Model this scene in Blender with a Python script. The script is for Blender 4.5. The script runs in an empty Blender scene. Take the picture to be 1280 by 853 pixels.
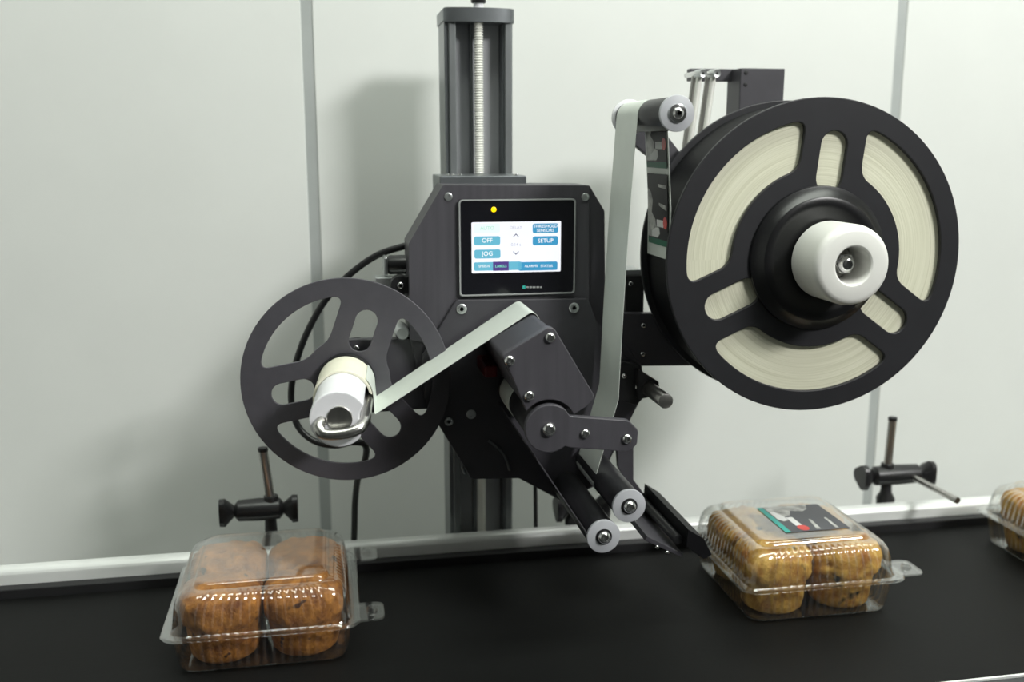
import bpy, bmesh, math, random
from math import sin, cos, pi, radians, sqrt, asin, atan2
from mathutils import Vector, noise

S = bpy.context.scene
COL = S.collection
ZC = 1.38            # camera height above the floor
ZB = 0.892           # conveyor belt height
RZ = 0.9195          # top of the far rail
CAMY = -1.03

# ------------------------------------------------------------------ camera
cd = bpy.data.cameras.new('camera')
cd.lens = 35.0; cd.sensor_width = 36.0; cd.clip_start = 0.01
cd.dof.use_dof = True; cd.dof.focus_distance = 0.97; cd.dof.aperture_fstop = 3.6
cam = bpy.data.objects.new('camera', cd); COL.objects.link(cam)
cam.location = (0, CAMY, ZC)
YAW, PITCH = radians(10.5), radians(11.2)
cam.rotation_euler = (pi/2 - PITCH, 0, -YAW)
S.camera = cam

# ------------------------------------------------------------------ world, lights, exposure
w = bpy.data.worlds.new('room_light'); S.world = w; w.use_nodes = True
bg = w.node_tree.nodes['Background']
bg.inputs[0].default_value = (0.93, 1.0, 0.95, 1); bg.inputs[1].default_value = 0.13

def area(name, loc, target, sx, sy, power, col=(1, 1, 1)):
    l = bpy.data.lights.new(name, 'AREA'); l.shape = 'RECTANGLE'; l.size = sx; l.size_y = sy
    l.energy = power; l.color = col
    o = bpy.data.objects.new(name, l); COL.objects.link(o); o.location = loc
    o.rotation_euler = (Vector(target) - Vector(loc)).to_track_quat('-Z', 'Y').to_euler()
    return o
area('ceiling_lamp_right', (1.83, -2.16, 3.00), (0.2, 0.2, 1.35), 0.70, 0.50, 98, (1.0, 0.995, 0.975))
area('ceiling_lamp_above', (0.60, -0.50, 3.05), (0.60, -0.50, 0), 2.2, 0.6, 38, (0.94, 1.0, 0.91))

S.view_settings.view_transform = 'Standard'
S.view_settings.look = 'None'
S.view_settings.gamma = 1.0
S.view_settings.use_curve_mapping = False
S.view_settings.exposure = 0.0

# ------------------------------------------------------------------ geometry helpers
F_ = (sin(YAW)*cos(PITCH), cos(YAW)*cos(PITCH), -sin(PITCH))
R_ = (cos(YAW), -sin(YAW), 0.0)
U_ = (sin(PITCH)*sin(YAW), sin(PITCH)*cos(YAW), cos(PITCH))
def P(px, py, y):
    """measured photo position on the upright plane at depth y -> (X, Z)"""
    a = (px-640)/1244.4; b = (426.5-py)/1244.4
    d = [F_[i]+R_[i]*a+U_[i]*b for i in range(3)]
    k = (y-CAMY)/d[1]
    return (d[0]*k, ZC+d[2]*k)
def PP(pts, y): return [P(a, b, y) for a, b in pts]

WL = {}
def reg(o, parent=None, loc=(0, 0, 0)):
    COL.objects.link(o)
    L = Vector(loc); WL[o.name] = L
    if parent is not None:
        o.parent = parent; o.location = L - WL[parent.name]
    else:
        o.location = L
    return o
def tag(o, label, cat, group=None, kind=None):
    if label: o['label'] = label
    if cat: o['category'] = cat
    if group: o['group'] = group
    if kind: o['kind'] = kind
    return o
def thing(name, label, cat, base, group=None):
    o = bpy.data.objects.new(name, None); o.empty_display_size = 0.05
    reg(o, None, base); tag(o, label, cat, group)
    return o
def part(name, me, mat, parent=None, loc=(0, 0, 0), label=None, scale=None):
    o = bpy.data.objects.new(name, me)
    if mat is not None and len(me.materials) == 0: me.materials.append(mat)
    reg(o, parent, loc)
    if label: o['label'] = label
    if scale: o.scale = scale if hasattr(scale, '__len__') else (scale,)*3
    return o
def structure(name, me, mat, parent=None):
    o = part(name, me, mat, parent)
    if parent is None: o['kind'] = 'structure'
    return o
def finish(bm, smooth=35):
    bmesh.ops.remove_doubles(bm, verts=bm.verts, dist=1e-6)
    bmesh.ops.recalc_face_normals(bm, faces=bm.faces)
    me = bpy.data.meshes.new('m'); bm.to_mesh(me); bm.free()
    if smooth:
        for p in me.polygons: p.use_smooth = True
        me.set_sharp_from_angle(angle=radians(smooth))
    return me
def recentre(me, c):
    for v in me.vertices: v.co -= Vector(c)
    return me

def box(x0, x1, y0, y1, z0, z1, bev=0.0, seg=2):
    bm = bmesh.new()
    bmesh.ops.create_cube(bm, size=1)
    for v in bm.verts:
        v.co = (x0+(v.co.x+.5)*(x1-x0), y0+(v.co.y+.5)*(y1-y0), z0+(v.co.z+.5)*(z1-z0))
    if bev: bmesh.ops.bevel(bm, geom=bm.edges[:], offset=bev, segments=seg, affect='EDGES', profile=.5)
    return finish(bm, 17)

def prism(outline, y0, y1, holes=(), bevel=0.0008, seg=2):
    """XZ outline with holes, given thickness along Y"""
    cu = bpy.data.curves.new('c', 'CURVE'); cu.dimensions = '2D'; cu.fill_mode = 'BOTH'
    for pts in [outline]+list(holes):
        sp = cu.splines.new('POLY'); sp.points.add(len(pts)-1); sp.use_cyclic_u = True
        for i, (x, z) in enumerate(pts): sp.points[i].co = (x, z, 0, 1)
    d = abs(y1-y0)
    cu.extrude = max(d/2-bevel, 1e-5); cu.bevel_depth = bevel; cu.bevel_resolution = seg-1; cu.offset = -bevel
    o = bpy.data.objects.new('tmp', cu); COL.objects.link(o)
    dg = bpy.context.evaluated_depsgraph_get(); dg.update()
    me0 = bpy.data.meshes.new_from_object(o.evaluated_get(dg))
    bpy.data.objects.remove(o); bpy.data.curves.remove(cu)
    bm = bmesh.new(); bm.from_mesh(me0); bpy.data.meshes.remove(me0)
    ym = (y0+y1)/2
    for v in bm.verts: v.co = (v.co.x, ym+v.co.z, v.co.y)
    return finish(bm, 17)

def lathe(prof, X, Z, n=48, axis='y', Y=0):
    """profile of (along, r); axis y: about (X,*,Z); axis z: about (X,Y); axis x: about (Y,Z)"""
    bm = bmesh.new(); rings = []
    for a, r in prof:
        ring = []
        m = 1 if r < 1e-7 else n
        for i in range(m):
            t = 2*pi*i/n
            if axis == 'y': co = (X+r*cos(t), a, Z+r*sin(t))
            elif axis == 'z': co = (X+r*cos(t), Y+r*sin(t), a)
            else: co = (a, Y+r*cos(t), Z+r*sin(t))
            ring.append(bm.verts.new(co))
        rings.append(ring)
    for A, B in zip(rings[:-1], rings[1:]):
        if len(A) == 1 and len(B) == 1: continue
        for i in range(n):
            j = (i+1) % n
            if len(A) == 1: bm.faces.new((A[0], B[j], B[i]))
            elif len(B) == 1: bm.faces.new((A[i], A[j], B[0]))
            else: bm.faces.new((A[i], A[j], B[j], B[i]))
    for R in (rings[0], rings[-1]):
        if len(R) > 1: bm.faces.new(R)
    return finish(bm, 35)

def rounded_cyl(a0, a1, r, X=0, Z=0, bev=.0008, n=40, axis='y', Y=0):
    return lathe([(a0, 0), (a0, r-bev), (a0+bev*.3, r-bev*.3), (a0+bev, r), (a1-bev, r), (a1-bev*.3, r-bev*.3), (a1, r-bev), (a1, 0)], X, Z, n, axis, Y)

def tube(pts, r, n=12, smooth_path=True, sub=8):
    pts = [Vector(p) for p in pts]
    if smooth_path and len(pts) > 2:
        q = []; m = len(pts)
        for i in range(m-1):
            p0 = pts[max(i-1, 0)]; p1 = pts[i]; p2 = pts[i+1]; p3 = pts[min(i+2, m-1)]
            for k in range(sub):
                t = k/sub
                q.append(.5*((2*p1)+(p2-p0)*t+(2*p0-5*p1+4*p2-p3)*t*t+(3*p1-p0-3*p2+p3)*t**3))
        q.append(pts[-1]); pts = q
    bm = bmesh.new(); rings = []; nrm = None
    for i, p in enumerate(pts):
        t = (pts[min(i+1, len(pts)-1)]-pts[max(i-1, 0)]).normalized()
        if nrm is None:
            nrm = t.orthogonal().normalized()
        else:
            nrm = (nrm - t*nrm.dot(t)).normalized()
        b = t.cross(nrm)
        rings.append([bm.verts.new(p+r*(nrm*cos(2*pi*k/n)+b*sin(2*pi*k/n))) for k in range(n)])
    for A, B in zip(rings[:-1], rings[1:]):
        for k in range(n): bm.faces.new((A[k], A[(k+1) % n], B[(k+1) % n], B[k]))
    bm.faces.new(rings[0]); bm.faces.new(rings[-1])
    return finish(bm, 50)

def strip(path, y0, y1, th=.0004):
    """thin web: XZ path given width along Y and real thickness"""
    n = len(path); L = []; Rr = []
    for i, (x, z) in enumerate(path):
        ax, az = path[max(i-1, 0)]; bx, bz = path[min(i+1, n-1)]
        dx, dz = bx-ax, bz-az; l = sqrt(dx*dx+dz*dz) or 1
        nx, nz = -dz/l*th/2, dx/l*th/2
        L.append((x+nx, z+nz)); Rr.append((x-nx, z-nz))
    bm = bmesh.new()
    V = [[bm.verts.new((p[0], y, p[1])) for p in side] for side in (L, Rr) for y in (y0, y1)]
    for i in range(n-1):
        for a, b in ((0, 1), (1, 3), (3, 2), (2, 0)):
            bm.faces.new((V[a][i], V[a][i+1], V[b][i+1], V[b][i]))
    for i in (0, n-1): bm.faces.new((V[0][i], V[1][i], V[3][i], V[2][i]))
    return finish(bm, 50)

def arc(cx, cz, r, a0, a1, n=12):
    return [(cx+r*cos(radians(a0+(a1-a0)*i/n)), cz+r*sin(radians(a0+(a1-a0)*i/n))) for i in range(n+1)]
def circle(cx, cz, r, n=64): return arc(cx, cz, r, 0, 360*(n-1)/n, n-1)

def round_poly(pts, rad, n=6):
    """fillet the corners; rad a number or a list"""
    out = []; m = len(pts)
    for i in range(m):
        p = Vector(pts[i]); a = Vector(pts[i-1])-p; b = Vector(pts[(i+1) % m])-p
        r = rad[i] if hasattr(rad, '__len__') else rad
        if r <= 0: out.append(tuple(p)); continue
        ang = a.angle(b); d = min(r/math.tan(ang/2), a.length*.48, b.length*.48)
        A = p+a.normalized()*d; B = p+b.normalized()*d
        for k in range(n+1):
            t = k/n
            out.append(tuple(A*(1-t)**2+p*2*t*(1-t)*.92+ (A+B)*.5*2*t*(1-t)*.08+B*t*t))
    return out
def soft_corners(edges, L):
    """edges: dense polylines forming a closed loop; corners between them rounded over length L"""
    def trim(e):
        e = [Vector(p) for p in e]
        for _ in range(2):
            acc = 0
            while len(e) > 2 and acc+(e[1]-e[0]).length < L:
                acc += (e[1]-e[0]).length; e.pop(0)
            d = e[1]-e[0]
            if d.length > 1e-9: e[0] = e[0]+d.normalized()*min(max(L-acc, 0), d.length*.9)
            e.reverse()
        return e
    out = []; T = [trim(e) for e in edges]
    for i, e in enumerate(T):
        out += [tuple(p) for p in e]
        c = Vector(edges[i][-1]); a = e[-1]; b = T[(i+1) % len(T)][0]
        for k in range(1, 7):
            t = k/7; out.append(tuple(a*(1-t)**2+c*2*t*(1-t)+b*t*t))
    return out

def text_mesh(s, size, x, y, z, align='CENTER', th=.00015):
    cu = bpy.data.curves.new('t', 'FONT'); cu.body = s; cu.size = size; cu.align_x = align; cu.align_y = 'CENTER'; cu.extrude = th
    o = bpy.data.objects.new('tmp', cu); COL.objects.link(o)
    dg = bpy.context.evaluated_depsgraph_get(); dg.update()
    me = bpy.data.meshes.new_from_object(o.evaluated_get(dg))
    bpy.data.objects.remove(o); bpy.data.curves.remove(cu)
    for v in me.vertices: v.co = (x+v.co.x, y-v.co.z, z+v.co.y)
    me.materials.clear()
    return me

def join(meshes, mats=None):
    """join meshes into one; material index = order of mats"""
    bm = bmesh.new(); mi = []
    for k, me in enumerate(meshes):
        n0 = len(bm.faces); bm.from_mesh(me); bm.faces.ensure_lookup_table()
        for f in bm.faces[n0:]: f.material_index = k if mats else 0
        bpy.data.meshes.remove(me)
    out = bpy.data.meshes.new('j'); bm.to_mesh(out); bm.free()
    if mats:
        for m in mats: out.materials.append(m)
    return out

# ------------------------------------------------------------------ materials
def mat(name, col, rough=.5, metal=0.0, spec=.5, var=.08, scale=30, bump=0.0, bscale=None, stretch=(1, 1, 1), col2=None, emit=None, estr=1.0, sss=0, coat=0, rvar=0.0):
    m = bpy.data.materials.new(name); m.use_nodes = True
    nt = m.node_tree; b = nt.nodes['Principled BSDF']
    tc = nt.nodes.new('ShaderNodeTexCoord'); mp = nt.nodes.new('ShaderNodeMapping')
    mp.inputs['Scale'].default_value = stretch
    nt.links.new(tc.outputs['Object'], mp.inputs['Vector'])
    nz = nt.nodes.new('ShaderNodeTexNoise'); nz.inputs['Scale'].default_value = scale; nz.inputs['Detail'].default_value = 5
    nt.links.new(mp.outputs[0], nz.inputs['Vector'])
    rp = nt.nodes.new('ShaderNodeValToRGB')
    c2 = col2 or tuple(min(1, c*(1+var)) for c in col); c1 = col if col2 else tuple(c*(1-var) for c in col)
    rp.color_ramp.elements[0].position = .35; rp.color_ramp.elements[1].position = .65
    rp.color_ramp.elements[0].color = (*c1, 1); rp.color_ramp.elements[1].color = (*c2, 1)
    nt.links.new(nz.outputs['Fac'], rp.inputs['Fac']); nt.links.new(rp.outputs['Color'], b.inputs['Base Color'])
    b.inputs['Roughness'].default_value = rough; b.inputs['Metallic'].default_value = metal
    b.inputs['Specular IOR Level'].default_value = spec
    if rvar:
        mr = nt.nodes.new('ShaderNodeMapRange'); mr.inputs['To Min'].default_value = rough-rvar; mr.inputs['To Max'].default_value = rough+rvar
        nt.links.new(nz.outputs['Fac'], mr.inputs['Value']); nt.links.new(mr.outputs[0], b.inputs['Roughness'])
    if sss:
        b.inputs['Subsurface Weight'].default_value = sss; b.inputs['Subsurface Radius'].default_value = (.01, .01, .01)
        b.inputs['Subsurface Scale'].default_value = .5
    if coat: b.inputs['Coat Weight'].default_value = coat
    if emit:
        b.inputs['Emission Color'].default_value = (*emit, 1); b.inputs['Emission Strength'].default_value = estr
    if bump:
        n2 = nt.nodes.new('ShaderNodeTexNoise'); n2.inputs['Scale'].default_value = bscale or scale*4; n2.inputs['Detail'].default_value = 4
        nt.links.new(mp.outputs[0], n2.inputs['Vector'])
        bp = nt.nodes.new('ShaderNodeBump'); bp.inputs['Strength'].default_value = bump; bp.inputs['Distance'].default_value = .001
        nt.links.new(n2.outputs['Fac'], bp.inputs['Height']); nt.links.new(bp.outputs[0], b.inputs['Normal'])
    return m

M = {}
M['wall'] = mat('wall_panel_coating', (.745, .765, .735), .5, var=.012, scale=9, bump=.05, bscale=300)
M['seam'] = mat('wall_seam_profile', (.40, .425, .415), .5, var=.03)
M['paint'] = mat('white_room_paint', (.66, .68, .65), .6, var=.02, scale=4)
M['hall'] = mat('dark_hall_paint', (.07, .072, .072), .7, var=.05, scale=4)
M['floor'] = mat('floor_concrete', (.035, .037, .036), .55, var=.15, scale=3)
M['anod'] = mat('black_anodised_aluminium', (.050, .048, .056), .45, metal=.0, spec=.45, var=.05, scale=60, bump=.02, bscale=700, rvar=.03)
M['anod2'] = mat('brushed_black_plate', (.066, .063, .073), .42, metal=.0, spec=.5, var=.1, scale=140, stretch=(1, 1, .06), bump=.02, bscale=400)
M['reel'] = mat('black_reel_flange', (.020, .020, .023), .45, metal=.0, spec=.35, var=.06, scale=40, bump=.01, bscale=500)
M['reel2'] = mat('takeup_flange_anodised', (.072, .069, .080), .42, metal=.0, spec=.5, var=.05, scale=80, bump=.015, bscale=800)
M['boss'] = mat('satin_black_boss', (.006, .006, .007), .30, var=.1)
M['blackplastic'] = mat('black_plastic', (.012, .012, .013), .35, var=.1)
M['blackmatte'] = mat('black_matte', (.010, .010, .011), .6, var=.1)
M['rubber'] = mat('black_roller_sleeve', (.016, .016, .018), .36, var=.1, scale=60)
M['belt'] = mat('conveyor_belt_rubber', (.0050, .0053, .0052), .55, spec=.14, var=.25, scale=14, stretch=(.25, 1, 1), bump=.06, bscale=500, rvar=.06)
M['steel'] = mat('polished_steel', (.72, .72, .72), .14, metal=1, var=.03)
M['brushed'] = mat('brushed_steel', (.50, .49, .47), .28, metal=1, var=.1, scale=200, stretch=(1, 1, .1))
M['satin'] = mat('satin_aluminium', (.55, .57, .57), .34, metal=.9, var=.04, scale=50)
M['mast'] = mat('grey_anodised_extrusion', (.21, .225, .235), .32, metal=.75, var=.05, scale=40)
M['frontrail'] = mat('dark_front_rail', (.05, .053, .055), .4, metal=.5)
M['panel'] = mat('satin_channel_back', (.46, .47, .49), .40, metal=.25, var=.05, scale=60, stretch=(1, 1, .05))
M['lip'] = mat('lip_anodised', (.24, .255, .26), .4, metal=.7, var=.04)
M['spindle'] = mat('zinc_spindle', (.85, .85, .80), .45, metal=.3, var=.05)
M['rail'] = mat('pale_rail_aluminium', (.80, .82, .80), .35, metal=.25, var=.02)
M['nylon'] = mat('white_nylon', (.83, .83, .86), .36, var=.012, sss=.12)
M['ivory'] = mat('ivory_nylon', (.80, .80, .76), .33, var=.012, sss=.12)
M['disc'] = mat('translucent_grey_nylon', (.47, .48, .51), .42, var=.02)
M['paper'] = mat('glassine_liner', (.66, .70, .65), .42, var=.03, scale=25)
M['cream'] = mat('cream_paper_core', (.78, .76, .62), .6, var=.03)
M['glass'] = mat('black_panel_glass', (.008, .008, .011), .12, var=.05)
M['border'] = mat('panel_border_grey', (.30, .31, .31), .4, var=.03)
M['yellow'] = mat('led_lamp', (.8, .5, .0), .4, emit=(1, .62, .0), estr=1.2)
M['red'] = mat('dark_red_sensor', (.10, .004, .004), .35)
M['muffin1'] = None; M['muffin2'] = None

def emis(name, col, s=1.0):
    m = mat(name, tuple(c*.1 for c in col), .25, emit=col, estr=s, var=.01); return m
M['scr'] = emis('screen_white', (.93, .95, 1.0), 1.0)
M['btnL'] = emis('screen_pale_blue', (.15, .50, .66), .95)
M['btnR'] = emis('screen_blue', (.055, .33, .58), .95)
M['btnA'] = emis('screen_mint', (.86, 1.0, .98), .95)
M['txtW'] = emis('screen_text_white', (1, 1, 1), 1.0)
M['txtD'] = emis('screen_text_dark', (.16, .17, .26), .8)
M['txtG'] = emis('screen_text_grey', (.55, .56, .66), .9)
M['txtM'] = emis('screen_text_green', (.42, .82, .66), .9)
M['purp'] = emis('screen_purple', (.10, .06, .27), .9)
M['grn'] = emis('screen_green_text', (.25, .95, .62), .95)
M['teal'] = mat('teal_print', (.03, .36, .31), .45)
M['green'] = mat('green_print', (.004, .12, .062), .4, spec=.15)
M['ink'] = mat('black_label_ink', (.008, .008, .010), .40, spec=.12)
M['turn'] = mat('black_label_turn', (.006, .006, .007), .55, spec=.12)
M['charcoal'] = mat('charcoal_label_ink', (.055, .057, .068), .38)
M['photo'] = mat('grey_photo_print', (.38, .38, .36), .4, var=.5, scale=90)
M['redp'] = mat('red_print', (.62, .05, .04), .4)
M['white'] = mat('white_print', (.75, .75, .74), .5, var=.02)

# wound paper roll seen edge-on: fine concentric layers
def roll_mat(cx, cz):
    m = bpy.data.materials.new('wound_label_edge'); m.use_nodes = True
    nt = m.node_tree; b = nt.nodes['Principled BSDF']
    tc = nt.nodes.new('ShaderNodeTexCoord'); sp = nt.nodes.new('ShaderNodeSeparateXYZ'); nt.links.new(tc.outputs['Object'], sp.inputs[0])
    def math_(op, a, bb):
        n = nt.nodes.new('ShaderNodeMath'); n.operation = op
        for i, v in enumerate((a, bb)):
            if isinstance(v, (int, float)): n.inputs[i].default_value = v
            elif v is not None: nt.links.new(v, n.inputs[i])
        return n.outputs[0]
    r = math_('SQRT', math_('ADD', math_('POWER', sp.outputs[0], 2), math_('POWER', sp.outputs[2], 2)), None)
    an = math_('ARCTAN2', sp.outputs[2], sp.outputs[0])
    cb = nt.nodes.new('ShaderNodeCombineXYZ'); nt.links.new(math_('MULTIPLY', r, 700), cb.inputs[0]); nt.links.new(math_('MULTIPLY', an, .6), cb.inputs[1])
    nz = nt.nodes.new('ShaderNodeTexNoise'); nz.inputs['Scale'].default_value = 1.0; nz.inputs['Detail'].default_value = 6
    nt.links.new(cb.outputs[0], nz.inputs['Vector'])
    rp = nt.nodes.new('ShaderNodeValToRGB')
    rp.color_ramp.elements[0].position = .3; rp.color_ramp.elements[0].color = (.60, .595, .44, 1)
    rp.color_ramp.elements[1].position = .62; rp.color_ramp.elements[1].color = (.76, .755, .60, 1)
    nt.links.new(nz.outputs['Fac'], rp.inputs['Fac']); nt.links.new(rp.outputs[0], b.inputs['Base Color'])
    bp = nt.nodes.new('ShaderNodeBump'); bp.inputs['Strength'].default_value = .35; bp.inputs['Distance'].default_value = .0006
    nt.links.new(nz.outputs['Fac'], bp.inputs['Height']); nt.links.new(bp.outputs[0], b.inputs['Normal'])
    b.inputs['Roughness'].default_value = .55
    return m

def plastic_mat():
    m = bpy.data.materials.new('clear_clamshell_plastic'); m.use_nodes = True
    nt = m.node_tree; nt.nodes.clear()
    out = nt.nodes.new('ShaderNodeOutputMaterial')
    lw = nt.nodes.new('ShaderNodeLayerWeight'); lw.inputs['Blend'].default_value = .5
    pw = nt.nodes.new('ShaderNodeMath'); pw.operation = 'POWER'; nt.links.new(lw.outputs['Facing'], pw.inputs[0]); pw.inputs[1].default_value = 2.45
    mr = nt.nodes.new('ShaderNodeMapRange'); nt.links.new(pw.outputs[0], mr.inputs['Value']); mr.inputs['To Min'].default_value = .045; mr.inputs['To Max'].default_value = .85
    tr = nt.nodes.new('ShaderNodeBsdfTransparent'); tr.inputs[0].default_value = (.965, .97, .965, 1)
    df = nt.nodes.new('ShaderNodeBsdfDiffuse'); df.inputs[0].default_value = (.8, .8, .8, 1)
    nz = nt.nodes.new('ShaderNodeTexNoise'); nz.inputs['Scale'].default_value = 40
    hz = nt.nodes.new('ShaderNodeMapRange'); nt.links.new(nz.outputs['Fac'], hz.inputs['Value']); hz.inputs['To Min'].default_value = .003; hz.inputs['To Max'].default_value = .010
    m1 = nt.nodes.new('ShaderNodeMixShader'); nt.links.new(hz.outputs[0], m1.inputs[0]); nt.links.new(tr.outputs[0], m1.inputs[1]); nt.links.new(df.outputs[0], m1.inputs[2])
    gl = nt.nodes.new('ShaderNodeBsdfGlossy'); gl.inputs['Roughness'].default_value = .06; gl.inputs[0].default_value = (1, 1, 1, 1)
    m2 = nt.nodes.new('ShaderNodeMixShader'); nt.links.new(mr.outputs[0], m2.inputs[0]); nt.links.new(m1.outputs[0], m2.inputs[1]); nt.links.new(gl.outputs[0], m2.inputs[2])
    nt.links.new(m2.outputs[0], out.inputs['Surface'])
    return m
M['clear'] = plastic_mat()

def muffin_mat(name, crust, gold, dark, thr, spotscale):
    m = bpy.data.materials.new(name); m.use_nodes = True
    nt = m.node_tree; b = nt.nodes['Principled BSDF']
    tc = nt.nodes.new('ShaderNodeTexCoord')
    n1 = nt.nodes.new('ShaderNodeTexNoise'); n1.inputs['Scale'].default_value = 75; n1.inputs['Detail'].default_value = 8; n1.inputs['Roughness'].default_value = .65
    nt.links.new(tc.outputs['Object'], n1.inputs['Vector'])
    rp = nt.nodes.new('ShaderNodeValToRGB'); rp.color_ramp.elements[0].position = .33; rp.color_ramp.elements[1].position = .68
    rp.color_ramp.elements[0].color = (*crust, 1); rp.color_ramp.elements[1].color = (*gold, 1)
    nt.links.new(n1.outputs['Fac'], rp.inputs['Fac'])
    n2 = nt.nodes.new('ShaderNodeTexNoise'); n2.inputs['Scale'].default_value = spotscale; n2.inputs['Detail'].default_value = 2
    nt.links.new(tc.outputs['Object'], n2.inputs['Vector'])
    st = nt.nodes.new('ShaderNodeMapRange'); st.inputs['From Min'].default_value = thr; st.inputs['From Max'].default_value = thr+.06
    nt.links.new(n2.outputs['Fac'], st.inputs['Value'])
    mx = nt.nodes.new('ShaderNodeMix'); mx.data_type = 'RGBA'; nt.links.new(st.outputs[0], mx.inputs[0]); nt.links.new(rp.outputs[0], mx.inputs[6]); mx.inputs[7].default_value = (*dark, 1)
    nt.links.new(mx.outputs[2], b.inputs['Base Color'])
    bp = nt.nodes.new('ShaderNodeBump'); bp.inputs['Strength'].default_value = .9; bp.inputs['Distance'].default_value = .004
    nt.links.new(n1.outputs['Fac'], bp.inputs['Height']); nt.links.new(bp.outputs[0], b.inputs['Normal'])
    b.inputs['Roughness'].default_value = .55
    return m
M['muffin1'] = muffin_mat('brown_muffin_crust', (.20, .058, .008), (.64, .27, .045), (.07, .02, .005), .665, 70)
M['muffin2'] = muffin_mat('golden_muffin_crust', (.36, .13, .018), (.74, .46, .10), (.022, .02, .014), .65, 40)

# screw head with hexagon socket, faces -Y, unit radius
def screw_mesh(dome=.55):
    n = 24; bm = bmesh.new()
    def ring(r, y, hexa=False):
        out = []
        for i in range(n):
            t = 2*pi*i/n
            rr = r
            if hexa:
                tt = (t % (pi/3))-pi/6; rr = r*cos(pi/6)/cos(tt)
            out.append(bm.verts.new((rr*cos(t), y, rr*sin(t))))
        return out
    R = [ring(1, .0), ring(1, -.15), ring(.93, -.15-.45*dome), ring(.72, -.15-.85*dome), ring(.50, -.15-dome), ring(.44, -.15-dome, True), ring(.44, .0, True)]
    for A, B in zip(R[:-1], R[1:]):
        for i in range(n): bm.faces.new((A[i], A[(i+1) % n], B[(i+1) % n], B[i]))
    bm.faces.new(R[-1]); bm.faces.new(R[0])
    return finish(bm, 40)
SCREW = screw_mesh(); SCREW.materials.append(M['steel'])
SCREWF = screw_mesh(.12); SCREWF.materials.append(M['satin'])
def screw(parent, px, py, y, r, flat=False):
    x, z = P(px, py, y)
    return part('screw', SCREWF if flat else SCREW, None, parent, (x, y, z), scale=r)

# ------------------------------------------------------------------ setting
WY = 0.29
wall = structure('wall_back', box(-2.4, 3.4, WY+.012, WY+.08, 0, 3.1), M['seam'])
xs1, xs2 = P(390, 200, WY)[0], P(1115, 200, WY)[0]
pw_ = xs2-xs1; sw = .0072
edges = [-2.4, xs1-2*pw_, xs1-pw_, xs1, xs2, xs2+pw_, xs2+2*pw_, 3.4]
for a, b in zip(edges[:-1], edges[1:]):
    part('panel', box(a+sw, b-sw, WY, WY+.0125, 0, 3.1, .0008, 1), M['wall'], wall)
for a in edges[1:-1]:
    part('seam_strip', box(a-sw, a+sw, WY+.0015, WY+.013, 0, 3.1), M['seam'], wall)
structure('floor', box(-2.4, 3.4, -3.0, WY+.08, -.05, 0), M['floor'])
structure('ceiling', box(-2.4, 3.4, -3.0, WY+.08, 3.1, 3.15), M['paint'])
structure('wall_left', box(-2.48, -2.4, -3.0, WY+.08, 0, 3.1), M['paint'])
structure('wall_right', box(3.4, 3.48, -3.0, WY+.08, 0, 3.1), M['paint'])
structure('wall_front', box(-2.4, 3.4, -3.08, -3.0, 0, 3.1), M['hall'])

# ------------------------------------------------------------------ conveyor
cv = thing('conveyor', 'long black belt conveyor with pale side rail under the labelling machine', 'conveyor', (.3, -.1, 0))
X0, X1 = -1.3, 2.1
part('belt', box(X0, X1, -.275, .066, ZB-.006, ZB, .001), M['belt'], cv, label='matte black rubber belt')
part('bed', box(X0+.02, X1-.02, -.27, .066, ZB-.06, ZB-.0065), M['blackmatte'], cv)
part('side_rail', box(X0, X1, .081, .103, ZB-.11, RZ, .009, 5), M['rail'], cv, label='pale aluminium rail along the far belt edge')
part('dark_gap_strip', box(X0, X1, .0665, .0805, ZB-.06, RZ-.0175, .001), M['blackmatte'], cv)  # solid black strip stands in for the dark gap between rail and belt
part('side_rail', box(X0, X1, -.310, -.279, ZB-.11, ZB-.001, .0006, 2), M['frontrail'], cv)
part('edge_trim', box(X0, X1, -.2785, -.2757, ZB-.03, ZB+.0005), M['rail'], cv)
for x in (X0+.06, X1-.06):
    part('end_roller', rounded_cyl(-.26, .06, .027, x, ZB-.034, .001, 32), M['satin'], cv)
for x in (-.9, 1.6):
    for y in (-.291, .092):
        part('leg', box(x-.025, x+.025, y-.012, y+.012, 0, ZB-.108, .002), M['rail'], cv)

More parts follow.
